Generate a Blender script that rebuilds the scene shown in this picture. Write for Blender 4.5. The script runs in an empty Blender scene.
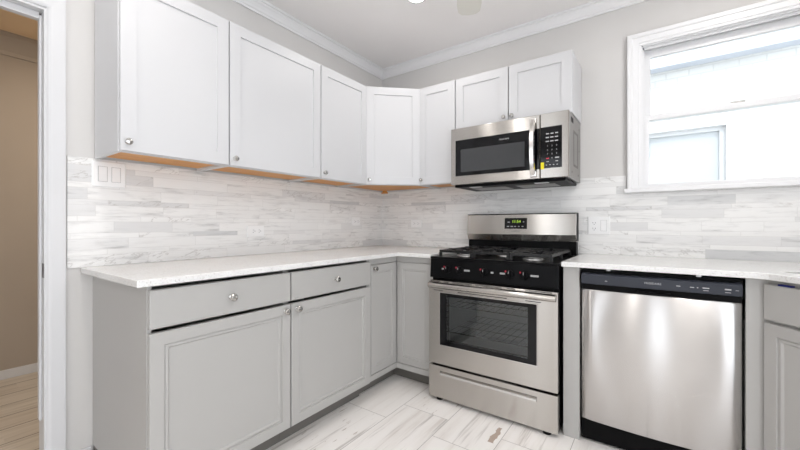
import bpy, bmesh, math, random
from mathutils import Vector, Matrix
from mathutils.geometry import tessellate_polygon
random.seed(4)
S = bpy.context.scene
COL = S.collection
R = math.radians

# ------------------------------------------------------------ camera, world, exposure
cam = bpy.data.cameras.new('camera'); cam.sensor_width = 36; cam.lens = 357.47 * 36 / 800
cam.shift_y = -0.314 / 800; cam.clip_start = 0.02
camo = bpy.data.objects.new('camera', cam); COL.objects.link(camo)
camo.location = (2.0816, -2.6316, 1.0978); camo.rotation_euler = (R(90), 0, 0.6199)
S.camera = camo
S.view_settings.view_transform = 'Standard'; S.view_settings.look = 'None'
S.view_settings.gamma = 1; S.view_settings.use_curve_mapping = False
S.view_settings.exposure = 0.71
w = bpy.data.worlds.new('sky'); S.world = w; w.use_nodes = True
bg = w.node_tree.nodes['Background']
bg.inputs[0].default_value = (0.90, 0.945, 1.0, 1); bg.inputs[1].default_value = 1.95
LAMP_POWER = 2.4
sun = bpy.data.lights.new('sun', 'SUN'); sun.energy = 0.8; sun.angle = R(3); sun.color = (1, .97, .92)
suno = bpy.data.objects.new('sun', sun); COL.objects.link(suno); suno.location = (4, -8, 10); suno.rotation_euler = (R(38), 0, R(20))

# ------------------------------------------------------------ materials
class NT:
    def __init__(s, name):
        s.m = bpy.data.materials.new(name); s.m.use_nodes = True
        s.t = s.m.node_tree; s.b = s.t.nodes['Principled BSDF']; s.out = s.t.nodes['Material Output']
    def n(s, typ, **k):
        x = s.t.nodes.new(typ)
        for a, v in k.items(): setattr(x, a, v)
        return x
    def link(s, a, b): s.t.links.new(a, b)
    def put(s, sock, v):
        if hasattr(v, 'is_output'): s.link(v, sock)
        else: sock.default_value = v
    def math(s, op, a, b=None, c=None):
        x = s.n('ShaderNodeMath', operation=op)
        for i, v in enumerate((a, b, c)):
            if v is not None: s.put(x.inputs[i], v)
        return x.outputs[0]
    def vec(s, a, b, c):
        x = s.n('ShaderNodeCombineXYZ')
        for i, v in enumerate((a, b, c)): s.put(x.inputs[i], v)
        return x.outputs[0]
    def xyz(s):
        x = s.n('ShaderNodeTexCoord'); y = s.n('ShaderNodeSeparateXYZ'); s.link(x.outputs['Object'], y.inputs[0])
        return x.outputs['Object'], y.outputs[0], y.outputs[1], y.outputs[2]
    def hash(s, a, b):
        x = s.n('ShaderNodeTexWhiteNoise', noise_dimensions='2D'); s.link(s.vec(a, b, 0), x.inputs['Vector'])
        return x.outputs['Value']
    def noise(s, v, scale, detail=4, rough=.5):
        x = s.n('ShaderNodeTexNoise'); s.put(x.inputs['Vector'], v)
        x.inputs['Scale'].default_value = scale; x.inputs['Detail'].default_value = detail; x.inputs['Roughness'].default_value = rough
        return x.outputs['Fac']
    def ramp(s, f, stops, interp='LINEAR'):
        x = s.n('ShaderNodeValToRGB'); x.color_ramp.interpolation = interp
        e = x.color_ramp.elements
        while len(e) < len(stops): e.new(.5)
        for el, (p, c) in zip(e, stops):
            el.position = p; el.color = (c, c, c, 1) if isinstance(c, (int, float)) else (*c, 1)
        s.put(x.inputs[0], f); return x.outputs[0]
    def mix(s, f, a, b, mode='MIX'):
        x = s.n('ShaderNodeMix', data_type='RGBA', blend_type=mode)
        s.put(x.inputs[0], f)
        for i, v in ((6, a), (7, b)):
            s.put(x.inputs[i], v if hasattr(v, 'is_output') else (*v, 1))
        return x.outputs[2]
    def bump(s, h, strength=.2, dist=.002):
        x = s.n('ShaderNodeBump'); x.inputs['Strength'].default_value = strength; x.inputs['Distance'].default_value = dist
        s.link(h, x.inputs['Height']); s.link(x.outputs[0], s.b.inputs['Normal'])
    def set(s, col=None, rough=None, metal=None, spec=None, **k):
        if col is not None: s.put(s.b.inputs['Base Color'], col if hasattr(col, 'is_output') else (*col, 1))
        if rough is not None: s.put(s.b.inputs['Roughness'], rough)
        if metal is not None: s.put(s.b.inputs['Metallic'], metal)
        if spec is not None: s.put(s.b.inputs['Specular IOR Level'], spec)
        for kk, v in k.items(): s.put(s.b.inputs[kk.replace('_', ' ')], v)
        return s.m

def paint(name, col, rough=.5, var=.015, spec=.4):
    a = NT(name); p, x, y, z = a.xyz()
    f = a.noise(p, 3.0, 2)
    c2 = tuple(max(0, c * (1 - var * 4)) for c in col)
    a.set(a.mix(a.ramp(f, [(.3, 0.), (.7, 1.)]), col, c2), rough, 0, spec)
    g = a.noise(p, 220, 2); a.bump(g, .03, .001)
    return a.m
M = {}
M['wall'] = paint('wall_paint', (.67, .655, .64), .75, .004)
M['ceiling'] = paint('ceiling_paint', (.94, .915, .905), .85, .004)
M['white'] = paint('white_trim_paint', (.66, .66, .67), .38, .003)
M['winwhite'] = paint('window_gloss_white', (.84, .84, .85), .3, .003)
M['crown'] = paint('crown_paint', (.86, .855, .86), .45, .003)
M['cab_white'] = paint('white_cabinet_paint', (.625, .625, .637), .38, .003)
M['cab_grey'] = paint('grey_cabinet_paint', (.445, .435, .42), .42, .004)
M['toe'] = paint('toe_kick_shaded_grey', (.17, .16, .145), .6, .02)  # cabinet grey darkened to paint in the shade of the recess
M['plastic'] = paint('white_plastic', (.90, .90, .90), .3, .002)
M['gap'] = paint('plate_gap_shade', (.5, .5, .5), .5)
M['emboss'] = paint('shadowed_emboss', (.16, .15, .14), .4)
M['dark'] = paint('dark_slot_and_shade', (.03, .03, .03), .6)
M['black'] = paint('black_enamel', (.002, .002, .0025), .32, .0, .12)
M['blackmat'] = paint('black_matte_plastic', (.003, .003, .0035), .45, .0, .1)
M['iron'] = paint('cast_iron', (.006, .006, .0065), .3, .0, .4)
M['blueblack'] = paint('slate_control_plastic', (.030, .034, .046), .3, .0)
M['print'] = paint('white_print', (.5, .5, .5), .5, 0)
M['red'] = paint('red_print', (.55, .03, .06), .5, 0)
M['yellow'] = paint('yellow_sticker', (.85, .72, .02), .5, 0)
M['tape'] = paint('blue_tape', (.008, .016, .15), .6, .02)
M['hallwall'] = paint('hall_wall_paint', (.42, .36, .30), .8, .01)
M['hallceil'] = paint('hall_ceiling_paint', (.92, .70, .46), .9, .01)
M['fan'] = paint('fan_blade_beige', (.78, .76, .70), .5, .01)
M['logo_grey'] = paint('grey_print', (.2, .2, .2), .5, 0)

def metal(name, col, rough, aniso=0., rot=.25, streak=0.):
    a = NT(name); p, x, y, z = a.xyz()
    a.set(col, rough, 1)
    if aniso:
        t = a.n('ShaderNodeTangent', direction_type='RADIAL', axis='Z'); a.link(t.outputs[0], a.b.inputs['Tangent'])
        a.b.inputs['Anisotropic'].default_value = aniso; a.b.inputs['Anisotropic Rotation'].default_value = rot
    if streak:
        v = a.n('ShaderNodeMapping'); a.link(p, v.inputs[0]); v.inputs['Scale'].default_value = (2, 2, 400)
        f = a.noise(v.outputs[0], 1.0, 3); a.set(rough=a.math('MULTIPLY_ADD', f, streak, rough - streak / 2))
    return a.m
M['steel'] = metal('brushed_stainless', (.53, .505, .475),   .26, 1.0, 0.25, 0)
M['steel_lit'] = metal('lit_brushed_stainless', (.62, .605, .595), .27, 1.0, .25)  # paler copy of the steel, the dishwasher's brighter reflections painted in
M['steel_side'] = metal('plain_steel_side', (.36, .35, .34), .36)
M['chrome'] = metal('satin_nickel', (.50, .49, .47), .18)
M['handle'] = metal('polished_steel', (.74, .72, .70), .2)
M['alu'] = metal('burner_aluminium', (.55, .55, .55), .4)
M['strike'] = metal('dark_bronze_plate', (.16, .15, .15), .35)
M['sinksteel'] = metal('sink_steel', (.5, .5, .5), .3)

def marble_tile():
    a = NT('marble_mosaic_tile'); p, x, y, z = a.xyz()
    u = a.math('SUBTRACT', x, y); v = a.math('SUBTRACT', z, .908)
    P = .152
    q = a.math('DIVIDE', v, P); k = a.math('FLOOR', q); m = a.math('MULTIPLY', a.math('FRACT', q), P)
    bs = [.052, .077, .127]
    row = a.math('MULTIPLY', k, 4.0); dist = a.math('MINIMUM', m, a.math('SUBTRACT', P, m))
    for b in bs:
        row = a.math('ADD', row, a.math('GREATER_THAN', m, b))
        dist = a.math('MINIMUM', dist, a.math('ABSOLUTE', a.math('SUBTRACT', m, b)))
    L = a.math('MULTIPLY_ADD', a.hash(row, 3.3), .2, .22)
    uu = a.math('ADD', a.math('DIVIDE', u, L), a.math('MULTIPLY', a.hash(row, 7.7), 13.0))
    colm = a.math('FLOOR', uu); fx = a.math('FRACT', uu)
    de = a.math('MULTIPLY', a.math('MINIMUM', fx, a.math('SUBTRACT', 1.0, fx)), L)
    dist = a.math('MINIMUM', dist, de)
    rnd = a.hash(row, colm); rnd2 = a.hash(colm, a.math('ADD', row, 41.0))
    base = a.ramp(rnd, [(0, (.87, .865, .855)), (.66, (.835, .83, .82)), (.82, (.78, .775, .77)), (.92, (.69, .69, .69)), (1, (.60, .605, .61))], 'LINEAR')
    sh = a.math('MULTIPLY', rnd2, 40.0)
    vv = a.vec(a.math('MULTIPLY_ADD', u, 6.0, sh), a.math('MULTIPLY', v, 38.0), sh)
    n1 = a.noise(vv, 1.0, 6, .6)
    vein = a.ramp(n1, [(.28, .60), (.40, .86), (.50, 1.), (.62, 1.0), (.74, .80)])
    vein_amt = a.ramp(rnd2, [(.15, .15), (.9, 1.)])
    c = a.mix(vein_amt, base, a.mix(1.0, base, vein, 'MULTIPLY'))
    vd = a.vec(a.math('ADD', a.math('MULTIPLY', u, 9.0), a.math('MULTIPLY', v, 14.0)), a.math('MULTIPLY', v, 10.0), sh)
    n2 = a.noise(vd, .9, 6, .6)
    sharp = a.ramp(n2, [(.478, 0.), (.495, 1.), (.512, 0.)])
    rare = a.ramp(a.hash(a.math('ADD', row, 9.0), colm), [(.80, 0.), (.84, .55)])
    c = a.mix(a.math('MULTIPLY', sharp, rare), c, (.40, .38, .36))
    g = a.math('LESS_THAN', dist, .0009)
    c = a.mix(a.math('MULTIPLY', g, .55), c, (.62, .61, .60))
    a.set(c, a.ramp(rnd2, [(0, .28), (1, .42)]), 0, .45)
    a.bump(a.ramp(dist, [(0, 0.), (.002, 1.)]), .25, .0012)
    return a.m
M['tile'] = marble_tile()

def floor_tile():
    a = NT('marble_plank_floor'); p, x, y, z = a.xyz()
    W, L = .304, .612
    q = a.math('DIVIDE', a.math('SUBTRACT', x, .833), W); row = a.math('FLOOR', q); fy = a.math('FRACT', q)
    odd = a.math('ABSOLUTE', a.math('MODULO', row, 2.0))
    off = a.math('MULTIPLY_ADD', odd, -.18, -.84)
    qq = a.math('DIVIDE', a.math('SUBTRACT', y, off), L); colm = a.math('FLOOR', qq); fx = a.math('FRACT', qq)
    d = a.math('MINIMUM', a.math('MULTIPLY', a.math('MINIMUM', fy, a.math('SUBTRACT', 1., fy)), W),
               a.math('MULTIPLY', a.math('MINIMUM', fx, a.math('SUBTRACT', 1., fx)), L))
    rnd = a.hash(row, colm); rnd2 = a.hash(colm, a.math('ADD', row, 17.))
    sh = a.math('MULTIPLY', rnd, 60.)
    v1 = a.vec(a.math('MULTIPLY_ADD', x, 16., sh), a.math('MULTIPLY_ADD', y, 1.3, sh), sh)
    n1 = a.noise(v1, 1., 5, .6)
    c = a.ramp(n1, [(.28, (.70, .645, .605)), (.40, (.84, .80, .765)), (.52, (.89, .855, .825)), (.75, (.90, .87, .845))])
    v2 = a.vec(a.math('MULTIPLY_ADD', x, 42., sh), a.math('MULTIPLY_ADD', y, 1.8, sh), sh)
    n2 = a.noise(v2, 1., 4, .6)
    st = a.ramp(n2, [(.57, 0.), (.70, 1.)])
    c = a.mix(a.math('MULTIPLY', st, a.ramp(rnd2, [(.25, .1), (1., .65)])), c, (.40, .36, .33))
    v3 = a.vec(a.math('MULTIPLY', x, 60.), a.math('MULTIPLY', y, 7.0), 0)
    rust = a.ramp(a.noise(v3, 1., 4, .6), [(.64, 0.), (.68, 1.)])
    rust = a.math('MULTIPLY', rust, a.ramp(a.hash(a.math('ADD', row, 5.), colm), [(.6, 0.), (.75, .75)]))
    c = a.mix(rust, c, (.33, .24, .18))
    wob = a.math('MULTIPLY_ADD', a.noise(a.vec(a.math('MULTIPLY', x, 30.), a.math('MULTIPLY', y, 18.), 0), 1., 4, .6), .05, 1.378)
    mk = a.math('LESS_THAN', a.math('ABSOLUTE', a.math('SUBTRACT', x, wob)), .011)
    mk = a.math('MULTIPLY', mk, a.math('MULTIPLY', a.math('GREATER_THAN', y, -.90), a.math('LESS_THAN', y, -.745)))
    c = a.mix(a.math('MULTIPLY', mk, .8), c, (.36, .24, .17))
    g = a.math('LESS_THAN', d, .0016)
    c = a.mix(a.math('MULTIPLY', g, .8), c, (.36, .33, .31))
    a.set(c, .33, 0, .4); a.bump(a.ramp(d, [(0, 0.), (.003, 1.)]), .2, .001)
    return a.m
M['floor'] = floor_tile()

def hall_wood():
    a = NT('hall_plank_floor'); p, x, y, z = a.xyz()
    W = .19
    q = a.math('DIVIDE', x, W); row = a.math('FLOOR', q); fy = a.math('FRACT', q)
    qq = a.math('ADD', a.math('DIVIDE', y, .9), a.math('MULTIPLY', a.hash(row, 2.), 7.)); colm = a.math('FLOOR', qq)
    rnd = a.hash(row, colm)
    v1 = a.vec(a.math('MULTIPLY_ADD', x, 30., a.math('MULTIPLY', rnd, 50.)), a.math('MULTIPLY', y, 2.), rnd)
    c = a.ramp(a.noise(v1, 1., 5, .6), [(.3, (.44, .39, .33)), (.5, (.58, .53, .46)), (.7, (.66, .61, .54))])
    c = a.mix(a.math('MULTIPLY', rnd, .35), c, (.40, .32, .25))
    e = a.math('MINIMUM', fy, a.math('SUBTRACT', 1., fy))
    c = a.mix(a.math('MULTIPLY', a.math('LESS_THAN', e, .02), .8), c, (.10, .07, .05))
    a.set(c, .45); return a.m
M['hallfloor'] = hall_wood()

def underside_wood():
    a = NT('raw_maple_ply'); p, x, y, z = a.xyz()
    v1 = a.vec(a.math('MULTIPLY', x, 3.), a.math('MULTIPLY', y, 40.), z)
    c = a.ramp(a.noise(v1, 1., 5, .55), [(.3, (.58, .24, .05)), (.7, (.76, .36, .09))])
    a.set(c, .45); return a.m
M['ply'] = underside_wood()

def quartz():
    a = NT('speckled_white_quartz'); p, x, y, z = a.xyz()
    n1 = a.noise(p, 190, 2, .7); n2 = a.noise(p, 90, 3, .6); n3 = a.noise(p, 5, 3)
    c = a.ramp(n3, [(.3, (.76, .75, .735)), (.7, (.79, .785, .775))])
    c = a.mix(a.math('MULTIPLY', a.ramp(n1, [(.60, 0.), (.66, 1.)]), .5), c, (.42, .40, .38))
    c = a.mix(a.math('MULTIPLY', a.ramp(n2, [(.58, 0.), (.64, 1.)]), .4), c, (.55, .52, .49))
    a.set(c, .2, 0, .5); return a.m
M['quartz'] = quartz()

def pane(name, tint, trans, rough=.02):
    a = NT(name); t = a.t
    tr = a.n('ShaderNodeBsdfTransparent'); tr.inputs[0].default_value = (*tint, 1)
    gl = a.n('ShaderNodeBsdfGlossy'); gl.inputs['Roughness'].default_value = rough
    fr = a.n('ShaderNodeFresnel'); fr.inputs[0].default_value = 1.5
    mx = a.n('ShaderNodeMixShader')
    a.link(a.math('MULTIPLY', fr.outputs[0], trans), mx.inputs[0]); a.link(tr.outputs[0], mx.inputs[1]); a.link(gl.outputs[0], mx.inputs[2])
    a.link(mx.outputs[0], a.out.inputs[0]); return a.m
M['glass'] = pane('window_glass', (.96, .98, .98), .8)
M['ovenglass'] = pane('oven_door_glass', (.86, .88, .88), 1.2)

def simple(name, col, rough, metal=0, spec=.5):
    a = NT(name); p, x, y, z = a.xyz()
    a.set(a.mix(a.noise(p, 30, 2), col, tuple(c * .93 for c in col)), rough, metal, spec); return a.m
M['blackglass'] = simple('black_glass', (.002, .002, .003), .07, 0, .3)
M['mwmesh'] = simple('screened_window_glass', (.055, .057, .06), .12, 0, .35)
M['ovenliner'] = simple('oven_enamel_liner', (.42, .43, .44), .35)
M['filter'] = simple('filter_mesh', (.35, .34, .33), .4, 1)

def emit(name, col, s):
    a = NT(name); a.set(col, .4); a.b.inputs['Emission Color'].default_value = (*col, 1); a.b.inputs['Emission Strength'].default_value = s
    return a.m
M['lens'] = emit('lamp_lens', (1, .93, .84), 7)
M['digits'] = emit('green_digits', (.45, .75, .05), .4)

def ext_brick():
    a = NT('white_painted_brick'); p, x, y, z = a.xyz()
    b = a.n('ShaderNodeTexBrick'); a.link(a.vec(x, z, 0), b.inputs['Vector'])
    b.inputs['Color1'].default_value = (.66, .655, .64, 1); b.inputs['Color2'].default_value = (.62, .615, .60, 1); b.inputs['Mortar'].default_value = (.55, .545, .53, 1)
    b.inputs['Scale'].default_value = 1; b.inputs['Brick Width'].default_value = .21; b.inputs['Row Height'].default_value = .075; b.inputs['Mortar Size'].default_value = .006
    n = a.noise(a.vec(a.math('MULTIPLY', x, 3.), 0, a.math('MULTIPLY', z, 9.)), 1.5, 5, .65)
    c = a.mix(a.math('MULTIPLY', a.ramp(n, [(.60, 0.), (.70, 1.)]), .35), b.outputs['Color'], (.42, .41, .39))
    a.set(c, .85); a.bump(b.outputs['Fac'], -.3, .004); return a.m
M['extbrick'] = ext_brick()
M['extglass'] = simple('neighbour_glass', (.56, .58, .60), .12)
M['eave'] = paint('eave_paint', (.56, .59, .66), .7)
M['concrete'] = paint('driveway_concrete', (.6, .6, .58), .9, .03)

# ------------------------------------------------------------ geometry helpers
class MB:
    def __init__(s): s.b = bmesh.new()
    def f(s, vs):
        try: s.b.faces.new(vs)
        except ValueError: pass
    def box(s, x0, x1, y0, y1, z0, z1):
        v = [s.b.verts.new((x, y, z)) for x in (x0, x1) for y in (y0, y1) for z in (z0, z1)]
        for q in ((0, 1, 3, 2), (4, 6, 7, 5), (0, 4, 5, 1), (2, 3, 7, 6), (0, 2, 6, 4), (1, 5, 7, 3)): s.f([v[i] for i in q])
        return s
    def prism(s, poly, z0, z1, fn=lambda a, b, c: (a, b, c), holes=()):
        loops = [list(poly)] + [list(h) for h in holes]
        flat = [p for l in loops for p in l]
        lo = [s.b.verts.new(fn(p[0], p[1], z0)) for p in flat]; hi = [s.b.verts.new(fn(p[0], p[1], z1)) for p in flat]
        for t in tessellate_polygon([[Vector((p[0], p[1], 0)) for p in l] for l in loops]) if holes else []:
            s.f([lo[i] for i in t]); s.f([hi[i] for i in reversed(t)])
        if not holes: s.f(lo); s.f(list(reversed(hi)))
        o = 0
        for l in loops:
            n = len(l)
            for i in range(n):
                j = (i + 1) % n; s.f([lo[o + i], lo[o + j], hi[o + j], hi[o + i]])
            o += n
        return s
    def ring(s, o, h, y0, y1):
        # frame in the XZ plane: o, h = (x0, x1, z0, z1)
        ox0, ox1, oz0, oz1 = o; hx0, hx1, hz0, hz1 = h
        V = {}
        for y in (y0, y1):
            V[y] = ([s.b.verts.new(p) for p in ((ox0, y, oz0), (ox1, y, oz0), (ox1, y, oz1), (ox0, y, oz1))],
                    [s.b.verts.new(p) for p in ((hx0, y, hz0), (hx1, y, hz0), (hx1, y, hz1), (hx0, y, hz1))])
            for i in range(4):
                j = (i + 1) % 4; s.f([V[y][0][i], V[y][0][j], V[y][1][j], V[y][1][i]])
        for k in (0, 1):
            for i in range(4):
                j = (i + 1) % 4; s.f([V[y0][k][i], V[y0][k][j], V[y1][k][j], V[y1][k][i]])
        return s
    def loops(s, rings, cap0=True, cap1=True, closed=True):
        L = [[s.b.verts.new(p) for p in r] for r in rings]; n = len(L[0])
        for a, b in zip(L, L[1:]):
            for i in range(n if closed else n - 1):
                j = (i + 1) % n; s.f([a[i], a[j], b[j], b[i]])
        if cap0: s.f(L[0])
        if cap1: s.f(list(reversed(L[-1])))
        return s
    def panel(s, w, h, t, prof):
        # slab in the XZ plane, back at y=0, front at y=-t; prof = [(inset, depth below the front)]
        rings = [[(0, 0, 0), (w, 0, 0), (w, 0, h), (0, 0, h)]]
        for i, d in prof: rings.append([(i, -t + d, i), (w - i, -t + d, i), (w - i, -t + d, h - i), (i, -t + d, h - i)])
        return s.loops(rings)
    def lathe(s, prof, o, ax, seg=20):
        ax = Vector(ax).normalized(); u = ax.orthogonal().normalized(); v = ax.cross(u); o = Vector(o)
        rings = [[o + ax * h + (u * math.cos(2 * math.pi * k / seg) + v * math.sin(2 * math.pi * k / seg)) * max(r, 1e-4) for k in range(seg)] for r, h in prof]
        return s.loops(rings)
    def cyl(s, a, b, r, seg=12): 
        a, b = Vector(a), Vector(b); d = (b - a); return s.lathe([(r, 0), (r, d.length)], a, d, seg)
    def build(s, name, mat, parent=None, bevel=0, smooth=False, loc=(0, 0, 0), rot=(0, 0, 0), seg=2):
        bmesh.ops.recalc_face_normals(s.b, faces=s.b.faces)
        me = bpy.data.meshes.new(name); s.b.to_mesh(me); s.b.free(); me.materials.append(mat)
        o = bpy.data.objects.new(name, me); COL.objects.link(o); o.location = loc; o.rotation_euler = rot
        if parent: o.parent = parent
        if smooth:
            for p in me.polygons: p.use_smooth = True
            me.set_sharp_from_angle(angle=R(40))
        if bevel:
            md = o.modifiers.new('bevel', 'BEVEL'); md.width = bevel; md.segments = seg; md.limit_method = 'ANGLE'; md.angle_limit = R(40)
        return o
def tag(o, label, cat=None, group=None):
    o['label'] = label
    if cat: o['category'] = cat
    if group: o['group'] = group
    return o
def thing(name, label, cat, loc=(0, 0, 0), rz=0, group=None):
    o = bpy.data.objects.new(name, None); COL.objects.link(o); o.location = loc; o.rotation_euler = (0, 0, rz); o.empty_display_size = .1
    return tag(o, label, cat, group)
def struct(o, label=None):
    o['kind'] = 'structure'
    if label: o['label'] = label
    return o
def sempty(name, loc=(0, 0, 0)):
    o = bpy.data.objects.new(name, None); COL.objects.link(o); o.location = loc; return struct(o)
def text(name, body, size, mat, parent, loc, rot=(R(90), 0, 0), sx=1, depth=.0003, align='CENTER'):
    cu = bpy.data.curves.new(name, 'FONT'); cu.body = body; cu.size = size; cu.extrude = depth; cu.align_x = align; cu.align_y = 'CENTER'; cu.resolution_u = 2
    tmp = bpy.data.objects.new(name, cu); COL.objects.link(tmp)
    me = bpy.data.meshes.new_from_object(tmp.evaluated_get(bpy.context.evaluated_depsgraph_get()))
    bpy.data.objects.remove(tmp); bpy.data.curves.remove(cu)
    me.name = name; me.materials.clear(); me.materials.append(mat)
    o = bpy.data.objects.new(name, me); COL.objects.link(o); o.location = loc; o.rotation_euler = rot; o.scale = (sx, 1, 1); o.parent = parent
    return o
def dup(root, loc, rz=None):
    r = root.copy(); COL.objects.link(r); r.location = loc
    if rz is not None: r.rotation_euler = (0, 0, rz)
    for ch in list(root.children):
        c = ch.copy(); COL.objects.link(c); c.parent = r
        for g in list(ch.children):
            d = g.copy(); COL.objects.link(d); d.parent = c
    return r

# ------------------------------------------------------------ the room shell
RX, RY, CZ = 3.33, -4.6, 2.525
HX = -1.687                                 # far wall of the hall
DY0, DY1, DH = -3.06, -2.278, 1.998          # door opening in the left wall
WX0, WX1, WZ0, WZ1 = 2.012, 2.90, 1.302, 2.185   # window opening
struct(MB().box(-.1, RX + .12, RY - .12, .0, -.06, 0).build('floor', M['floor']))
struct(MB().box(-.1, RX + .12, RY - .12, .15, CZ, CZ + .06).build('ceiling', M['ceiling']))
struct(MB().box(HX - .2, RX + .6, RY - 1.6, .3, CZ + .061, CZ + .2).build('added_sun_block', M['concrete']))  # unseen slab added to keep the sun out of the rear openings
b = MB(); b.box(-.085, 0, DY1, .15, 0, CZ); b.box(-.085, 0, RY, DY0, 0, CZ); b.box(-.085, 0, DY0, DY1, DH, CZ)
struct(b.build('wall_left', M['wall']))
b = MB(); b.box(0, WX0, 0, .15, 0, CZ); b.box(WX1, RX + .12, 0, .15, 0, CZ); b.box(WX0, WX1, 0, .15, 0, WZ0); b.box(WX0, WX1, 0, .15, WZ1, CZ)
struct(b.build('wall_back', M['wall']))
b = MB(); b.box(RX, RX + .12, -1.35, 0, 0, CZ); b.box(RX, RX + .12, RY, -3.95, 0, CZ); b.box(RX, RX + .12, -3.95, -1.35, 2.2, CZ); b.box(RX, RX + .12, -3.95, -1.35, 0, .25)
struct(b.build('wall_right', M['wall']))
b = MB(); b.box(-.1, .25, RY - .12, RY, 0, CZ); b.box(.85, 1.98, RY - .12, RY, 0, CZ); b.box(2.36, RX + .12, RY - .12, RY, 0, CZ)
b.box(.25, .85, RY - .12, RY, 2.25, CZ); b.box(.25, .85, RY - .12, RY, 0, .6); b.box(1.98, 2.36, RY - .12, RY, 2.25, CZ); b.box(1.98, 2.36, RY - .12, RY, 0, .1)
struct(b.build('wall_rear', M['wall']))

# marble mosaic on the two walls
struct(MB().box(0.0005, .009, -2.2085, -.0005, .908, 1.398).build('trim_1', M['tile']), 'white and grey marble mosaic backsplash on the left wall')
b = MB(); b.prism([(.009, .60), (RX - .001, .60), (RX - .001, 1.403), (WX1 + .08, 1.403), (WX1 + .08, 1.292), (1.9345, 1.292), (1.9345, 1.403), (.009, 1.403)], -.009, -.0005, lambda a, c, d: (a, d, c))
struct(b.build('trim_2', M['tile']), 'white and grey marble mosaic backsplash on the back wall')
# crown moulding
prof = [(0.001, -.071), (.009, -.071), (.011, -.060), (.018, -.055), (.024, -.043), (.036, -.028), (.046, -.020), (.048, -.013), (.059, -.011), (.062, -.001), (.001, -.001)]
def crown(name, pts, z, nrm):
    # pts: wall line ends with mitred offsets; nrm gives the inward direction at each end
    b = MB(); rings = []
    for (px, py), (nx, ny) in zip(pts, nrm):
        rings.append([(px + nx * o, py + ny * o, z + dz) for o, dz in prof])
    b.loops(rings); return struct(b.build(name, M['crown'], smooth=False))
crown('trim_3', [(0, RY), (0, 0)], CZ, [(1, 0), (1, -1)])
crown('trim_4', [(0, 0), (RX, 0)], CZ, [(1, -1), (-1, -1)])
crown('trim_5', [(RX, 0), (RX, RY)], CZ, [(-1, -1), (-1, 0)])
struct(MB().box(.0005, .013, -2.2085, -2.127, 0, .098).build('baseboard_left', M['white'], bevel=.003))

# doorway to the hall
d = sempty('door_1'); d['label'] = 'white cased doorway to the dim hall'
b = MB()
cp = [(0, 0), (.0, .010), (.006, .014), (.012, .016), (.050, .018), (.057, .018), (.057, 0)]   # casing section: across, proud
def casing_side(y_in, sgn, ztop): 
    bb = MB(); bb.loops([[(.0005 + pr, y_in + sgn * ac, 0) for ac, pr in cp], [(.0005 + pr, y_in + sgn * ac, ztop + ac) for ac, pr in cp]]); return bb
casing_side(DY1 + .006, 1, DH + .008).build('casing', M['white'], d)
casing_side(DY0 - .012, -1, DH + .008).build('casing', M['white'], d)
bb = MB(); zt = DH + .008
bb.loops([[(.0005 + pr, DY0 - .012 - ac, zt + ac) for ac, pr in cp], [(.0005 + pr, DY1 + .006 + ac, zt + ac) for ac, pr in cp]]); bb.build('casing', M['white'], d)
b = MB(); b.box(-.086, .004, DY1 - .002, DY1 + .010, 0, DH - .002); b.box(-.086, .004, DY0 - .010, DY0 + .002, 0, DH - .002); b.box(-.086, .004, DY0 - .010, DY1 + .010, DH - .002, DH + .008)
b.build('jamb', M['white'], d)
b = MB(); b.box(-.066, -.034, DY1 - .010, DY1 - .002, .27, DH - .014); b.box(-.066, -.034, DY0 + .002, DY0 + .016, .27, DH - .014); b.box(-.066, -.034, DY0 + .016, DY1 - .010, DH - .030, DH - .002)
b.build('stop', M['white'], d, bevel=.002)
b = MB(); b.box(-.026, .0052, DY1 - .0035, DY1 - .0019, .875, .935); b.build('strike_plate', M['strike'], d)

# hall behind the doorway
struct(MB().box(HX - .1, -.1, -4.2, .6, -.06, 0).build('floor_hall', M['hallfloor']))
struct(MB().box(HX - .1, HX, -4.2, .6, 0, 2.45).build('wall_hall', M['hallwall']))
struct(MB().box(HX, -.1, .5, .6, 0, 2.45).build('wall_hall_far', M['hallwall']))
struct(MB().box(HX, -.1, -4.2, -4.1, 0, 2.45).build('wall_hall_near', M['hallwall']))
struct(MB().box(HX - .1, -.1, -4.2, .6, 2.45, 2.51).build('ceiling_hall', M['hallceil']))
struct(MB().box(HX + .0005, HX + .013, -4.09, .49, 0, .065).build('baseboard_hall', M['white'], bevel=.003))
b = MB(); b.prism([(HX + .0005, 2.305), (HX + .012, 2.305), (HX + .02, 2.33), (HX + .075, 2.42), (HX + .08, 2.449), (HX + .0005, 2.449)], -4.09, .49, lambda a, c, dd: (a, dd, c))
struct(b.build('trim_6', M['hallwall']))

# window over the sink
wn = sempty('window_1'); wn['label'] = 'white double-hung window over the sink'
def wcas(rings, nm='casing'):
    bb = MB(); bb.loops(rings); return bb.build(nm, M['winwhite'], wn)
wp = [(0, 0), (0, .012), (.012, .013), (.016, .018), (.045, .019), (.05, .026), (.066, .027), (.072, .024), (.076, 0)]
wcas([[(WX0 + .002 - ac, -.0095 - pr, 1.318) for ac, pr in wp], [(WX0 + .002 - ac, -.0095 - pr, WZ1 - .002 + ac) for ac, pr in wp]])
wcas([[(WX1 - .002 + ac, -.0095 - pr, 1.318) for ac, pr in wp], [(WX1 - .002 + ac, -.0095 - pr, WZ1 - .002 + ac) for ac, pr in wp]])
wcas([[(WX0 + .002 - ac, -.0095 - pr, WZ1 - .002 + ac) for ac, pr in wp], [(WX1 - .002 + ac, -.0095 - pr, WZ1 - .002 + ac) for ac, pr in wp]])
MB().box(1.925, 2.99, -.05, .06, 1.292, 1.318).build('stool', M['winwhite'], wn, bevel=.005)
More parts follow.
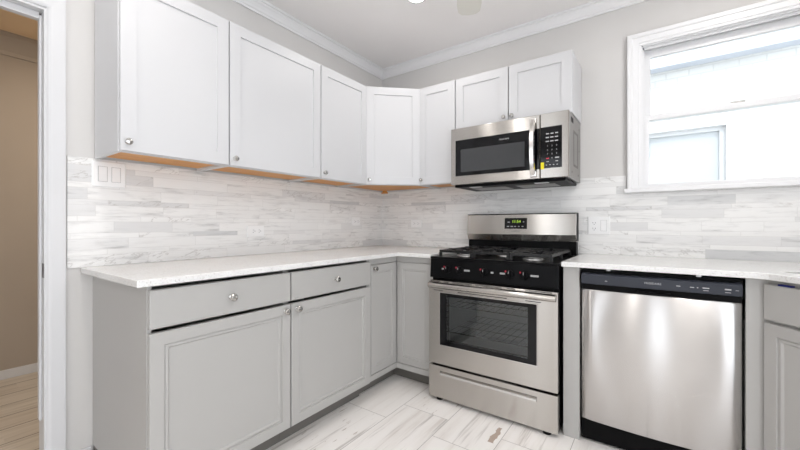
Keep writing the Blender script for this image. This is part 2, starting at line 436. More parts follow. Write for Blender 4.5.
b = MB(); b.box(WX0, WX0 + .008, -.009, .15, 1.318, WZ1); b.box(WX1 - .008, WX1, -.009, .15, 1.318, WZ1); b.box(WX0, WX1, -.009, .15, WZ1 - .008, WZ1); b.box(WX0, WX1, .0605, .17, 1.30, 1.318)
b.box(WX0 + .008, WX0 + .016, .012, .022, 1.318, WZ1 - .008); b.box(WX1 - .016, WX1 - .008, .012, .022, 1.318, WZ1 - .008); b.box(WX0 + .008, WX1 - .008, .012, .022, WZ1 - .020, WZ1 - .008)
b.build('jamb', M['winwhite'], wn)
b = MB(); b.ring((WX0 + .012, WX1 - .012, 1.318, 1.766), (WX0 + .040, WX1 - .040, 1.346, 1.734), .026, .056); ls = b.build('lower_sash', M['winwhite'], wn, bevel=.003)
MB().box(WX0 + .038, WX1 - .038, .039, .043, 1.344, 1.736).build('pane', M['glass'], ls)
b = MB(); b.ring((WX0 + .012, WX1 - .012, 1.735, WZ1 - .009), (WX0 + .046, WX1 - .046, 1.772, 2.128), .060, .090); us = b.build('upper_sash', M['winwhite'], wn, bevel=.003)
MB().box(WX0 + .044, WX1 - .044, .073, .077, 1.770, 2.130).build('pane', M['glass'], us)
b = MB(); b.box(2.42, 2.48, .03, .05, 1.766, 1.775); b.build('sash_lock', M['chrome'], wn, bevel=.002)

# neighbouring house across the driveway
nb = thing('neighbouring_house', 'white painted brick house next door seen through the window', 'house', (2.5, 2.6, -.5))
b = MB(); b.box(-5, -.55, 0, .3, 0, 4.2); b.box(.23, 6, 0, .3, 0, 4.2); b.box(-.55, .23, 0, .3, 0, 1.7); b.box(-.55, .23, 0, .3, 2.70, 4.2); b.build('brick_wall', M['extbrick'], nb)
b = MB(); b.ring((-.62, .30, 1.63, 2.76), (-.53, .21, 1.72, 2.685), -.02, .1); nw = b.build('window_frame', M['white'], nb, bevel=.004)
b = MB(); b.ring((-.53, .21, 1.72, 2.685), (-.48, .16, 1.77, 2.64), .03, .08); b.build('inner_sash', M['white'], nw)
MB().box(-.49, .17, .06, .065, 1.76, 2.65).build('pane', M['extglass'], nw)
b = MB(); b.box(-5, 6, -.16, .3, 3.40, 3.8); b.build('eave', M['eave'], nb)
struct(MB().box(-3, 9, .16, 6, -.56, -.5).build('ground', M['concrete']))

# ------------------------------------------------------------ ceiling fittings
def downlight(loc, label, power=1.0):
    t = thing('recessed_light', label, 'ceiling light', loc, 0, 'recessed ceiling lights')
    MB().lathe([(.048, -.0005), (.062, -.0005), (.066, -.004), (.060, -.009), (.050, -.006), (.048, -.0005)], (0, 0, 0), (0, 0, 1), 28).build('trim_ring', M['white'], t, smooth=True)
    MB().lathe([(.001, -.0045), (.048, -.0045), (.048, -.001), (.001, -.001)], (0, 0, 0), (0, 0, 1), 28).build('lens', M['lens'], t)
    l = bpy.data.lights.new('lamp', 'AREA'); l.shape = 'DISK'; l.size = .09; l.energy = LAMP_POWER * power; l.color = (1, .965, .93)
    o = bpy.data.objects.new('lamp', l); COL.objects.link(o); o.parent = t; o.location = (0, 0, -.012)
    return t
for (lx, ly, lb), pw in zip(((.865, -.75, 'round white recessed downlight in the ceiling near the corner cabinets'), (2.5, -.75, 'round recessed downlight in the ceiling in front of the window'),
                   (.8, -2.25, 'round recessed downlight in the ceiling near the doorway'), (2.5, -2.25, 'round recessed downlight over the middle of the right side'),
                   (1.69, -3.75, 'round recessed downlight at the rear middle of the ceiling'), (2.5, -3.75, 'round recessed downlight at the rear right of the ceiling')), (.95, 1.6, 1.5, 1.5, 1.6, .8)):
    downlight((lx, ly, CZ), lb, pw)
t = downlight((-.75, -1.6, 2.45), 'unseen downlight added to brighten the hall'); hl = [c for c in t.children if c.type == 'LIGHT'][0].data; hl.energy = 11; hl.color = (1, .86, .70)  # unseen lamp added because the hall was too dark
fn = thing('ceiling_fan', 'beige bladed ceiling fan whose blade tip shows at the top edge', 'fan', (1.475, -1.30, CZ))
MB().lathe([(.02, -.05), (.06, -.03), (.068, -.0005), (.001, -.0005)], (0, 0, 0), (0, 0, 1), 24).build('canopy', M['white'], fn, smooth=True)
MB().cyl((0, 0, -.14), (0, 0, -.04), .011).build('downrod', M['white'], fn, smooth=True)
MB().lathe([(.001, -.14), (.05, -.14), (.09, -.165), (.095, -.22), (.07, -.25), (.03, -.265), (.001, -.268)], (0, 0, 0), (0, 0, 1), 28).build('motor_housing', M['white'], fn, smooth=True)
ang0 = math.atan2(.91, -.42)
for k in range(5):
    outline = [(.13, -.045), (.30, -.058), (.52, -.066), (.59, -.060), (.615, -.040), (.622, 0), (.615, .040), (.59, .060), (.52, .066), (.30, .058), (.13, .045)]
    b = MB(); b.prism(outline, -.228, -.221); bl = b.build('blade', M['fan'], fn, rot=(0, 0, ang0 + k * R(72)))
    MB().box(.06, .19, -.014, .014, -.222, -.214).build('blade_bracket', M['chrome'], bl)

# ------------------------------------------------------------ cabinets
EASE = [(0, .003), (.003, 0)]
SHAKER = [(0, .002), (.002, 0), (.057, 0), (.0585, .007)]
RAISED = [(0, .003), (.003, 0), (.046, 0), (.049, .007), (.0525, .0045), (.060, .0035), (.066, .011)]
KNOB = [(.011, 0), (.011, .003), (.006, .006), (.0055, .013), (.010, .016), (.0155, .020), (.016, .024), (.0125, .029), (.001, .031)]
def knob(parent, x, y, z, s=1.0): 
    return MB().lathe([(r * s, h * s) for r, h in KNOB], (x, y, z), (0, -1, 0), 18).build('knob', M['chrome'], parent, smooth=True)
def front(name, parent, x, y, z, wd, h, prof, mat, t=.02, kn=None, ks=1.0, rz=0):
    o = MB().panel(wd, h, t, prof).build(name, mat, parent, loc=(x, y, z), rot=(0, 0, rz))
    if kn: knob(o, kn[0], -t, kn[1], ks)
    return o
ZC = .881
def base_cabinet(label, origin, rz, W, knob_side):
    t = thing('base_cabinet', label, 'cabinet', origin, rz)
    b = MB(); e0, e1 = (-.61, -.585) if knob_side == 'r' else (-.585, -.61)
    b.box(0, .016, e0, -.002, .1, ZC); b.box(W - .016, W, e1, -.002, .1, ZC); b.box(.016, W - .016, -.585, -.002, .1, .116); b.box(.016, W - .016, -.016, -.002, .116, ZC); b.box(.016, W - .016, -.56, -.016, ZC - .016, ZC)
    b.build('carcass', M['cab_grey'], t, bevel=.001)
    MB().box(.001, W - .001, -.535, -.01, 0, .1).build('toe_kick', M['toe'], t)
    front('drawer', t, .0025, -.611, .724, W - .0065, .140, EASE, M['cab_grey'], .02, ((W - .008) / 2, .070))
    kx = .030 if knob_side == 'l' else W - .008 - .030
    front('door', t, .0025, -.611, .106, W - .0065, .603, RAISED, M['cab_grey'], .02, (kx, .603 - .028))
    return t
base_cabinet('grey base cabinet at the doorway end, door knob at its right', (0, -2.121, 0), R(90), .606, 'r')
base_cabinet('grey base cabinet between the end cabinet and the corner cabinet', (0, -1.515, 0), R(90), .599, 'l')
# pie-cut corner base
t = thing('corner_base_cabinet', 'grey corner base cabinet with two narrow doors left of the stove', 'cabinet')
E0 = -.9155
b = MB(); b.prism([(.002, -.002), (.002, E0), (.590, E0), (.590, -.590), (.911, -.590), (.911, -.002)], .1, ZC); b.build('carcass', M['cab_grey'], t)
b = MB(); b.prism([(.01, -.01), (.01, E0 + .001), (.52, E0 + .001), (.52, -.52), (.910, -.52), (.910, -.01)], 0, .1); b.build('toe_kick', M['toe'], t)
b = MB()
for z0, z1 in ((.1, .136), (.843, ZC)):
    b.prism([(.590, E0), (.612, E0), (.612, -.612), (.911, -.612), (.911, -.590), (.590, -.590)], z0, z1)
b.box(.590, .612, E0, -.893, .136, .843); b.box(.907, .911, -.612, -.59, .136, .843)
b.build('face_frame', M['cab_grey'], t)
CD = [(0, .002), (.002, 0), (.046, 0), (.048, .005), (.055, .0045), (.058, .008)]
front('door', t, .592, -.889, .140, .2745, .699, CD, M['cab_grey'], .021, (.028, .676), 1, R(90))
front('door', t, .6155, -.592, .140, .289, .699, CD, M['cab_grey'], .021)
# filler by the dishwasher
t = thing('filler_panel', 'narrow grey upright filler panel between the stove and the dishwasher', 'panel')
MB().box(1.691, 1.768, -.618, -.012, 0, ZC).build('panel_board', M['cab_grey'], t, bevel=.0015)
# diagonal sink base
TX, TY = .616, -.788
DA = math.atan2(TY, TX)
t = thing('sink_base_cabinet', 'grey angled sink cabinet at the right edge of the photo', 'cabinet')
b = MB(); b.prism([(2.384, -.012), (2.384, -.615), (2.446, -.615), (2.446 + .45 * TX, -.615 + .45 * TY), (3.325, -.615 + .45 * TY), (3.325, -.012)], .1, .70)
b.build('carcass', M['cab_grey'], t)
b = MB(); q = (2.446 + .45 * TX, -.615 + .45 * TY)
b.prism([(2.384, -.60), (2.384, -.615), (2.446, -.615), q, (3.325, q[1]), (3.325, q[1] + .015), (q[0] + .008, q[1] + .015), (2.4385, -.60)], .70, ZC); b.build('apron', M['cab_grey'], t)
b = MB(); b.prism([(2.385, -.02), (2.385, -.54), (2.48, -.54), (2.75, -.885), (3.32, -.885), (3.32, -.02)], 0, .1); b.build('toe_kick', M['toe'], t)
fx, fy = 2.446 + .004 * TX, -.615 + .004 * TY
front('drawer', t, fx, fy, .722, .44, .140, EASE, M['cab_grey'], .02, None, 1, DA)
front('door', t, fx, fy, .106, .44, .604, RAISED, M['cab_grey'], .02, None, 1, DA)
tp = MB().box(.05, .095, -.018, -.002, 0, .006).build('tape_strip', M['tape'], None, loc=(fx, fy, .8625), rot=(0, 0, DA)); tag(tp, 'short strip of blue tape under the angled counter edge at right', 'tape')

# wall cabinets
ZB, ZT, UD = 1.397, 2.135, .306
def wall_cabinet(label, origin, rz, W, zb, doors, end_left=False, end_right=False):
    t = thing('wall_cabinet', label, 'cabinet', origin, rz)
    h = ZT - zb
    b = MB(); b.box(0, .016, -UD, -.0105, 0, h); b.box(W - .016, W, -UD, -.0105, 0, h); b.box(.016, W - .016, -.022, -.0105, 0.012, h); b.box(.016, W - .016, -UD, -.022, h - .016, h)
    b.box(.016, W - .016, -UD, -UD + .02, .0, .03)
    b.build('carcass', M['cab_white'], t, bevel=.001)
    MB().box(.016, W - .016, -UD + .02, -.022, .012, .024).build('bottom_panel', M['ply'], t)
    n = len(doors); dw = W / n
    for i, kx in enumerate(doors):
        k = (.024 if kx == 'l' else dw - .006 - .024, .036)
        front('door', t, i * dw + .003, -UD - .001, .003, dw - .006, h - .006, SHAKER, M['cab_white'], .02, k, .85)
    return t
ys = [-2.116, -1.659, -1.049, -.594]
labs = ['tall white wall cabinet nearest the doorway, over the light switches', 'widest tall white wall cabinet, second from the doorway', 'tall white wall cabinet between the widest one and the corner']
for i in range(3):
    wall_cabinet(labs[i], (0, ys[i], ZB), R(90), ys[i + 1] - ys[i] - .0006, ZB, ['l'])
wall_cabinet('narrow tall white wall cabinet just left of the microwave', (.613, 0, ZB), 0, .3065, ZB, ['l'])
wall_cabinet('short white two-door wall cabinet above the microwave', (.9205, 0, 1.762), 0, .764, 1.762, ['r', 'l'])
t = thing('corner_wall_cabinet', 'white diagonal corner wall cabinet with a single angled door', 'cabinet', (0, 0, ZB))
h = ZT - ZB
a0, a1 = (UD + .003, ys[3] + .0008), (.612, -UD - .003)
outer = [(.0105, -.0105), (.0105, ys[3] + .0008), a0, a1, (.612, -.0105)]
b = MB(); b.prism(outer, .026, h)
def inset_poly(dx): return [(.0265, -.0265), (.0265, a0[1] + .016), (a0[0] - .002, a0[1] + .016), (a1[0] - .016, a1[1] + .002), (a1[0] - .016, -.0265)]
b.prism(outer, 0, .026, holes=[inset_poly(0)])
b.build('carcass', M['cab_white'], t)
MB().prism(inset_poly(0), .012, .025).build('bottom_panel', M['ply'], t)
MB().box(.012, .075, -.030, -.012, -.012, .0115).build('cleat', M['ply'], t)
dv = Vector((a1[0] - a0[0], a1[1] - a0[1])); L = dv.length
an = math.atan2(dv.y, dv.x); nx, ny = math.sin(an), -math.cos(an)
front('door', t, a0[0] + nx * .001 + .006 * dv.x / L, a0[1] + ny * .001 + .006 * dv.y / L, .003, L - .012, h - .006, SHAKER, M['cab_white'], .02, (.022, .034), .85, an)

# ------------------------------------------------------------ countertops and sink
CT0, CT1 = .8825, .908
o = MB().prism([(.0095, -2.164), (.654, -2.164), (.654, -.654), (.9115, -.654), (.9115, -.0095), (.0095, -.0095)], CT0, CT1).build('countertop', M['quartz'], bevel=.003)
tag(o, 'white speckled quartz worktop along the left wall to the stove', 'countertop')
cx0, cy0 = 2.43, -.654
def dg(al, inn): return (cx0 + TX * al - TY * inn, cy0 + TY * al + TX * inn)
def rrect(a0, a1, i0, i1, r, n=5):
    pts = []
    for (ca, ci, st) in ((a0 + r, i0 + r, 180), (a1 - r, i0 + r, 270), (a1 - r, i1 - r, 0), (a0 + r, i1 - r, 90)):
        for k in range(n + 1):
            q = R(st + 90 * k / n); pts.append(dg(ca + r * math.cos(q), ci + r * math.sin(q)))
    return pts
hole = rrect(-.035, .45, .100, .47, .018)
e1 = dg(.425, 0)
oc = [(1.6885, -.0095), (1.6885, -.654)] + [(cx0 - .05, -.654), (cx0 - .02, -.6565), (cx0 + .012, -.6705), dg(.05, 0)] + [e1, (e1[0], -1.055), (RX - .0005, -1.055), (RX - .0005, -.0095)]
o = MB().prism(oc, CT0, CT1, holes=[hole]).build('countertop', M['quartz'], bevel=.003)
tag(o, 'white speckled quartz worktop over the dishwasher and angled sink cabinet', 'countertop')
sk = thing('kitchen_sink', 'undermounted steel sink at the far right edge of the worktop', 'sink', (0, 0, 0))
b = MB(); rg = lambda a0, a1, i0, i1, r, z: [(p[0], p[1], z) for p in rrect(a0, a1, i0, i1, r)]
b.loops([rg(-.05, .465, .085, .485, .03, CT0 - .001), rg(-.037, .454, .098, .474, .02, CT0 - .001), rg(-.034, .451, .101, .471, .02, CT0 - .01), rg(-.028, .443, .107, .463, .04, .73), rg(.0, .415, .137, .435, .05, .715), rg(.19, .25, .26, .32, .02, .712)], cap0=False)
b.build('bowl', M['sinksteel'], sk, smooth=True)
cxk = dg(.22, .29); MB().lathe([(.001, .7125), (.035, .7125), (.04, .7155), (.028, .7165), (.001, .714)], (cxk[0], cxk[1], 0), (0, 0, 1), 20).build('drain', M['chrome'], sk, smooth=True)

# ------------------------------------------------------------ gas range
W = .763
WB = .753
rg_ = thing('gas_range', 'stainless gas stove with black cooktop below the microwave', 'stove', (.9145, 0, 0))
b = MB(); b.box(0, .03, -.632, -.03, .03, .884); b.box(W - .03, W, -.632, -.03, .03, .884); b.box(.03, W - .03, -.06, -.03, .03, .884); b.box(.03, W - .03, -.632, -.06, .03, .235); b.box(.03, W - .03, -.632, -.06, .735, .884)
b.box(.001, W - .001, -.633, -.04, .0222, .0295); b.build('body', M['black'], rg_, bevel=.002)
b = MB(); x0, x1, z0, z1 = .0305, W - .0305, .2355, .7345
b.box(x0, x0 + .05, -.63, -.0605, z0, z1); b.box(x1 - .05, x1, -.63, -.0605, z0, z1); b.box(x0 + .05, x1 - .05, -.12, -.0605, z0, z1); b.box(x0 + .05, x1 - .05, -.63, -.12, z0, z0 + .05); b.box(x0 + .05, x1 - .05, -.63, -.12, z1 - .03, z1)
b.build('oven_liner', M['ovenliner'], rg_)
for zr in (.42, .585):
    b = MB()
    for k in range(14): xx = .10 + k * (W - .2) / 13; b.cyl((xx, -.60, zr), (xx, -.14, zr), .0022, 6)
    for yy in (-.60, -.45, -.30, -.14): b.cyl((.085, yy, zr - .003), (W - .085, yy, zr - .003), .0035, 6)
    b.build('oven_rack', M['chrome'], rg_, smooth=True)
b = MB(); b.prism([(-.632, .885), (-.658, .885), (-.668, .766), (-.632, .766)], .0, W, lambda a, c, dd: (dd, a, c)); cpn = b.build('control_panel', M['black'], rg_, bevel=.003)
ctp = MB().box(-.002, W + .002, -.662, -.088, .8845, .8955).build('cooktop', M['black'], rg_, bevel=.004, seg=3)
for px_, py_, s in ((.165, -.21, .9), (.165, -.49, 1.1), (.378, -.35, 1.0), (.592, -.21, .85), (.592, -.49, 1.15)):
    bu = MB().lathe([(.052 * s, .8955), (.050 * s, .901), (.036 * s, .906), (.034 * s, .911), (.001, .911)], (px_, py_, 0), (0, 0, 1), 24).build('burner', M['alu'], ctp, smooth=True)
    MB().lathe([(.001, .911), (.037 * s, .911), (.039 * s, .914), (.036 * s, .918), (.001, .919)], (px_, py_, 0), (0, 0, 1), 24).build('burner_cap', M['iron'], bu, smooth=True)
def grate(x0, x1):
    b = MB(); y0, y1, za, zb_, tk = -.612, -.105, .922, .938, .013
    for yy in (y0, y1, (y0 + y1) / 2): b.box(x0, x1, yy - tk / 2, yy + tk / 2, za, zb_)
    for xx in (x0 + tk / 2, x1 - tk / 2): b.box(xx - tk / 2, xx + tk / 2, y0, y1, za, zb_)
    xm = (x0 + x1) / 2
    for yc in ((y0 * .75 + y1 * .25), (y0 * .25 + y1 * .75)):
        b.box(x0, xm - .03, yc - .005, yc + .005, za, zb_ + .003); b.box(xm + .03, x1, yc - .005, yc + .005, za, zb_ + .003)
        b.box(xm - .005, xm + .005, yc + .03, yc + .13, za, zb_ + .003); b.box(xm - .005, xm + .005, yc - .13, yc - .03, za, zb_ + .003)
        for sg in (-1, 1):
            b.box(x0, x0 + .055, yc + sg * .07 - .005, yc + sg * .07 + .005, za, zb_); b.box(x1 - .055, x1, yc + sg * .07 - .005, yc + sg * .07 + .005, za, zb_)
    for xx in (x0 + .007, x1 - .007):
        for yy in (y0, y1, (y0 + y1) / 2): b.box(xx - .008, xx + .008, yy - .008, yy + .008, .8955, za)
    b.build('grate', M['iron'], rg_, bevel=.0015)
grate(.040, .268); grate(.272, .491); grate(.495, .723)
tl = math.atan2(.010, .119)
for kx in (.126, .207, .364, .512, .593):
    yk = -.663; k = MB(); k.lathe([(.023, 0), (.023, .007), (.019, .013), (.001, .014)], (kx, yk, .822), (0, -1, .084), 22); k.box(kx - .005, kx + .005, yk - .030, yk - .004, .800, .845)
    kk = k.build('burner_knob', M['blackmat'], cpn, bevel=.0015)
    MB().box(kx - .0012, kx + .0012, yk - .0308, yk - .0298, .828, .841).build('pointer', M['print'], kk)
for kx in (.126, .207, .364, .512, .593): MB().box(kx - .029, kx - .021, -.6655, -.6625, .832, .841).build('red_mark', M['red'], cpn)
for x0_, wd in ((.085, .012), (.236, .034), (.402, .014), (.455, .028), (.624, .040)): MB().ring((x0_, x0_ + wd, .819, .828), (x0_ + .003, x0_ + wd - .003, .8225, .8245), -.6665, -.6625).build('white_mark', M['print'], cpn)
# backguard
by = lambda z: -.100 - .012 * (1.171 - z) / .141
b = MB(); b.prism([(-.032, 1.171), (-.100, 1.171), (-.112, 1.03), (-.090, .985), (-.032, .985)], -.002, WB + .002, lambda a, c, dd: (dd, a, c)); bgd = b.build('backguard', M['steel'], rg_, bevel=.003)
b = MB(); b.box(0, WB, -.086, -.032, .8956, .9845); b.build('lower_backsplash', M['black'], bgd, bevel=.002)
b = MB(); b.box(-.003, WB + .003, -.098, -.030, 1.1712, 1.176); b.box(WB + .0022, WB + .0035, -.098, -.030, .99, 1.171); b.build('end_cap', M['blackmat'], bgd)
tilt = math.atan2(.012, .141)
dsp = MB().box(.288, .444, -.004, 0, -.038, .038).build('display', M['blackglass'], bgd, bevel=.001, loc=(0, by(1.107), 1.107), rot=(tilt * -1, 0, 0))
text('clock_digits', '11:54', .028, M['digits'], dsp, (.372, -.0045, .012))
for xx, zz, wd in ((.310, .008, .016), (.306, -.022, .016), (.332, -.022, .018), (.358, -.022, .012), (.385, -.022, .010), (.410, -.022, .012), (.418, .010, .008)): MB().box(xx, xx + wd, -.0046, -.004, zz - .002, zz + .003).build('button_mark', M['print'], dsp)
text('logo', 'FRIGIDAIRE', .013, M['logo_grey'], bgd, (.368, by(1.052) - .0003, 1.052), (R(90) - tilt, 0, 0))
# oven door
b = MB(); b.ring((0, W, .232, .750), (.078, .662, .352, .679), -.680, -.636); od = b.build('oven_door', M['steel'], rg_, bevel=.003)
b = MB(); b.ring((.0785, .6615, .3525, .6785), (.122, .612, .378, .655), -.677, -.637); b.build('window_border', M['blackglass'], od)
b = MB(); b.box(.1225, .6115, -.672, -.667, .3785, .6545); b.build('window_pane', M['ovenglass'], od)
b = MB(); b.ring((.0765, .6635, .3505, .6805), (.080, .660, .354, .677), -.6825, -.6805); b.build('window_trim', M['handle'], od)
hp = [(-.6805, .741), (-.693, .740), (-.707, .734), (-.713, .724), (-.711, .713), (-.700, .704), (-.6805, .700)]
b = MB(); b.prism(hp, .006, W - .006, lambda a, c, dd: (dd, a, c)); b.build('door_handle', M['steel'], od, bevel=.004, seg=3)
b = MB()
for a_, c_ in ((.012, .08), (.105, .14), (.165, .29), (.315, .47), (.50, .545), (.60, .735)): b.box(a_, c_, -.6812, -.6795, .7435, .7475)
for a_, c_ in ((.035, .10), (.20, .50), (.60, .68)): b.box(a_, c_, -.6812, -.6795, .688, .6915)  # lower row: dark strips painting the shadow under the handle bar
b.build('vent_slots_and_shade', M['dark'], od)
# storage drawer
b = MB(); b.ring((0, W, .022, .219), (.079, .659, .164, .190), -.680, -.640); b.box(0.001, W - .001, -.640, -.634, .031, .218); sd = b.build('storage_drawer', M['steel'], rg_, bevel=.002)
b = MB(); b.prism([(-.640, .1645), (-.682, .1645), (-.684, .168), (-.682, .172), (-.668, .182), (-.650, .184), (-.640, .1845)], .080, .658, lambda a, c, dd: (dd, a, c)); b.build('pull', M['handle'], sd)
for fx_ in (.06, W - .06):
    for fy_ in (-.645, -.09): MB().lathe([(.022, 0), (.022, .012), (.012, .016), (.012, .0218)], (fx_, fy_, 0), (0, 0, 1), 16).build('foot', M['blackmat'], rg_, smooth=True)

# ------------------------------------------------------------ microwave
W, H = .753, .386
mw = thing('microwave', 'stainless over-the-range microwave with a black keypad', 'microwave', (.925, 0, 1.373))
MB().box(0, W, -.374, -.0105, 0, H).build('case', M['steel_side'], mw, bevel=.002)
b = MB(); b.box(.02, W - .02, -.385, -.02, -.018, -.0005); bp = b.build('bottom_panel', M['blackmat'], mw, bevel=.006)
for xx in (.10, .41): MB().box(xx, xx + .24, -.28, -.10, -.0205, -.0185).build('grease_filter', M['filter'], bp)
for xx in (.12, .55): MB().box(xx, xx + .08, -.36, -.32, -.0205, -.0185).build('light_cover', M['plastic'], bp)
b = MB(); b.panel(.594, H, .026, [(0, .004), (.004, 0)]); dr = b.build('door', M['steel'], mw, loc=(0, -.375, 0))
b = MB(); b.box(.036, .590, -.0285, -.0262, .058, .302); wd_ = b.build('window', M['blackglass'], dr, bevel=.001)
MB().box(.076, .505, -.0292, -.0286, .083, .236).build('screen', M['mwmesh'], wd_)
text('logo', 'FRIGIDAIRE', .0125, M['print'], wd_, (.376, -.029, .268))
pts = []
b = MB(); rings = []
for k in range(15):
    q = k / 14; z = .018 + .345 * q; out = .030 + .034 * math.sin(math.pi * q) ** .6 
    if k in (0, 14): out = .0265
    hw, th = .0155, .011
    rings.append([(.556 - hw, -out + th * .0 , z), (.556 - hw * .7, -out - th, z), (.556 + hw * .7, -out - th, z), (.556 + hw, -out, z), (.556 + hw * .5, -min(out, out) + .004, z), (.556 - hw * .5, -out + .004, z)])
b.loops(rings); hd = b.build('handle', M['handle'], dr, smooth=True)
for z0 in (.012, .334): MB().box(.538, .576, -.040, -.0262, z0, z0 + .036).build('handle_mount', M['handle'], hd, bevel=.005)
b = MB(); b.panel(W - .5965, H, .026, [(0, .004), (.004, 0)]); cp_ = b.build('control_side', M['steel'], mw, loc=(.5965, -.375, 0))
b = MB(); b.box(.002, .121, -.0285, -.0262, .060, .304); kp = b.build('keypad', M['blackglass'], cp_, bevel=.002)
for r_, row in enumerate(('123', '456', '789')):
    for c_, ch in enumerate(row): text('key_digit', ch, .012, M['print'], kp, (.042 + c_ * .025, -.029, .190 - r_ * .024))
text('key_digit', '0', .012, M['print'], kp, (.067, -.029, .118))
def kmark(*q): MB().box(*q).build('key_label', M['print'], kp)
for zz in (.262, .240, .217):
    for c_ in range(3): kmark(.034 + c_ * .025 - (.002 if zz < .25 else 0), .050 + c_ * .025, -.0291, -.0286, zz - .0025, zz + .0035)
kmark(.084, .106, -.0291, -.0286, .115, .121)
for c_ in (0, 2): kmark(.036 + c_ * .025, .050 + c_ * .025, -.0291, -.0286, .096, .100)
for c_ in range(4): kmark(.032 + c_ * .020, .039 + c_ * .020, -.0291, -.0286, .076, .080)
MB().box(.034, .050, -.0291, -.0286, .114, .120).build('stop_mark', M['red'], kp)
MB().box(.004, .022, -.0295, -.0287, .055, .095).build('sticker', M['yellow'], kp)
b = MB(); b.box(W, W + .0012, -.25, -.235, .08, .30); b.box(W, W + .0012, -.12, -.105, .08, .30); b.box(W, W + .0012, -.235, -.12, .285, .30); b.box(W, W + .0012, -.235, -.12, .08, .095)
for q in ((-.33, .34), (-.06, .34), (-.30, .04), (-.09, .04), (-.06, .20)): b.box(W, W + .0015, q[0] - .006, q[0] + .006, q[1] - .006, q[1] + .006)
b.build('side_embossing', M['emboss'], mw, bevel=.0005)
b = MB()
for k in range(6): b.box(W, W + .0013, -.33 + k * .012, -.324 + k * .012, .335, .365)
b.build('side_vent', M['dark'], mw)

# ------------------------------------------------------------ dishwasher
W = .606
dw = thing('dishwasher', 'stainless dishwasher with a dark control strip under the right worktop', 'dishwasher', (1.7725, 0, 0))
b = MB(); b.box(.002, W, -.585, -.02, .02, .868); b.build('tub', M['black'], dw)
b = MB(); b.box(.003, W - .002, -.600, -.5855, .012, .118); b.build('toe_panel', M['blackmat'], dw, bevel=.002)
b = MB(); rings = []
N = 24
def bow(s_): 
    e = min(s_, 1 - s_) * W
    return -.626 - .016 * (1 - (2 * s_ - 1) ** 2) + (.008 * (1 - min(1, e / .012)) ** 2)
for k in range(N + 1):
    s_ = k / N
    if k == 1: s_ = .006
    if k == N - 1: s_ = .994
    x_ = .006 + s_ * (W - .012)
    rings.append([(x_, -.586, .122), (x_, bow(s_) + .004, .122), (x_, bow(s_), .127), (x_, bow(s_), .768), (x_, bow(s_) + .004, .774), (x_, -.586, .774)])
b.loops(rings); dd_ = b.build('door', M['steel_lit'], dw, smooth=True)
b = MB(); b.box(.006, W - .006, -.615, -.586, .775, .800); b.build('handle_recess', M['blackmat'], dw)
b = MB(); b.prism([(-.586, .799), (-.636, .803), (-.638, .850), (-.628, .856), (-.586, .856)], .006, W - .006, lambda a, c, q: (q, a, c)); cs = b.build('control_strip', M['blueblack'], dw, bevel=.003)
b = MB(); b.prism([(-.615, .7765), (-.640, .7765), (-.643, .784), (-.640, .788), (-.615, .788)], .240, .365, lambda a, c, q: (q, a, c)); b.build('grip', M['blackmat'], dw, bevel=.002)
text('logo', 'FRIGIDAIRE', .0125, M['print'], cs, (.300, -.6375, .829), (R(88), 0, 0), 1.0)
for xx, zz, wd, hh in ((.385, .826, .014, .003), (.432, .825, .014, .003), (.455, .825, .005, .003), (.474, .8255, .022, .004), (.476, .816, .018, .002), (.545, .826, .020, .005), (.546, .815, .018, .002), (.578, .826, .010, .002), (.11, .822, .010, .003)): MB().box(xx, xx + wd, -.6385, -.6365, zz, zz + hh).build('control_mark', M['print'], cs)
for xx in (.112, .455): MB().box(xx, xx + .018, -.60, -.585, .8685, .882).build('mounting_clip', M['alu'], dw, bevel=.001)

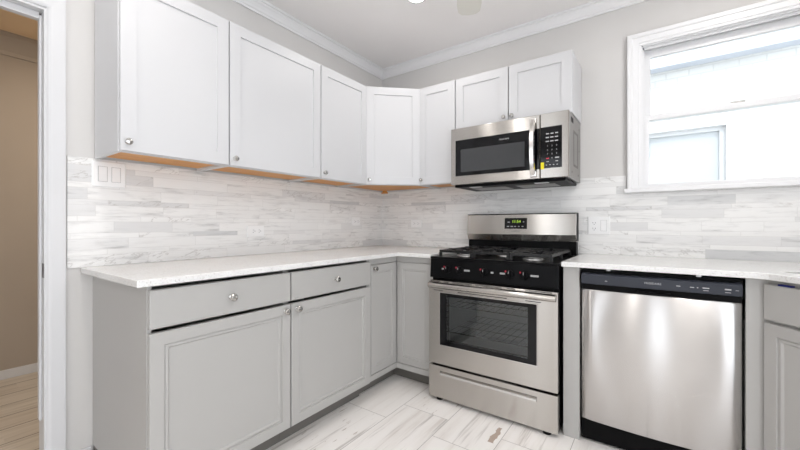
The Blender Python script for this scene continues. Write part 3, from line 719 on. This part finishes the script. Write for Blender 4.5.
# ------------------------------------------------------------ outlets and switches
def plate(name, label, cat, origin, rz, w_, h_):
    t = thing(name, label, cat, origin, rz)
    pl = MB().panel(w_, h_, .006, [(0, .003), (.003, 0)]).build('cover_plate', M['plastic'], t, loc=(-w_ / 2, 0, -h_ / 2)); return t, pl
def slots(t, cx, cz, horiz=False):
    b = MB()
    for dx, dz in (((-.007, .0), (.007, .0)) if not horiz else ((0, -.007), (0, .007))):
        if horiz: b.box(cx - .004, cx + .004, -.0088, -.0078, cz + dz - .001, cz + dz + .001)
        else: b.box(cx + dx - .001, cx + dx + .001, -.0088, -.0078, cz - .004, cz + .004)
    if horiz: b.box(cx + .0085, cx + .0125, -.0088, -.0078, cz - .002, cz + .002)
    else: b.box(cx - .002, cx + .002, -.0088, -.0078, cz - .0125, cz - .0085)
    return b
def outlet_h(label, origin, rz, w_=.116, h_=.072):
    t, pl = plate('wall_outlet', label, 'outlet', origin, rz, w_, h_)
    for sx in (-.0205, .0205):
        rc = MB().lathe([(.0155, .0055), (.0155, .0078), (.001, .008)], (sx, 0, 0), (0, -1, 0), 20).build('receptacle', M['plastic'], t, smooth=True)
        slots(t, sx, 0, True).build('slots', M['dark'], rc)
outlet_h('white outlet midway along the left backsplash', (.0092, -1.312, 1.057), R(90))
outlet_h('white outlet on the left backsplash close to the corner', (.0092, -.375, 1.125), R(90), .10)
outlet_h('white outlet on the back wall just left of the stove', (.385, -.0092, 1.108), 0, .104)
def rocker(t, cx):
    rk = MB().ring((cx - .0175, cx + .0175, -.035, .035), (cx - .016, cx + .016, -.0335, .0335), -.0075, -.0055).build('rocker_gap_shade', M['gap'], t)  # grey ring painting the shaded gap around the rocker
    b = MB(); b.prism([(-.005, -.033), (-.0105, -.033), (-.0075, .0), (-.0085, .033), (-.005, .033)], cx - .0155, cx + .0155, lambda a, c, q: (q, a, c)); b.build('rocker', M['plastic'], t)
t, _ = plate('light_switch', 'white double rocker switch plate by the doorway', 'switch', (.0092, -2.063, 1.331), R(90), .126, .116)
rocker(t, -.025); rocker(t, .025)
t, _ = plate('outlet_switch_combo', 'white outlet and rocker switch plate right of the stove', 'outlet', (1.786, -.0092, 1.092), 0, .126, .116)
rocker(t, .028)
for sz in (-.018, .018):
    rc = MB().lathe([(.0155, .0055), (.0155, .0078), (.001, .008)], (-.026, 0, sz), (0, -1, 0), 20).build('receptacle', M['plastic'], t, smooth=True)
    slots(t, -.026, sz).build('slots', M['dark'], rc)
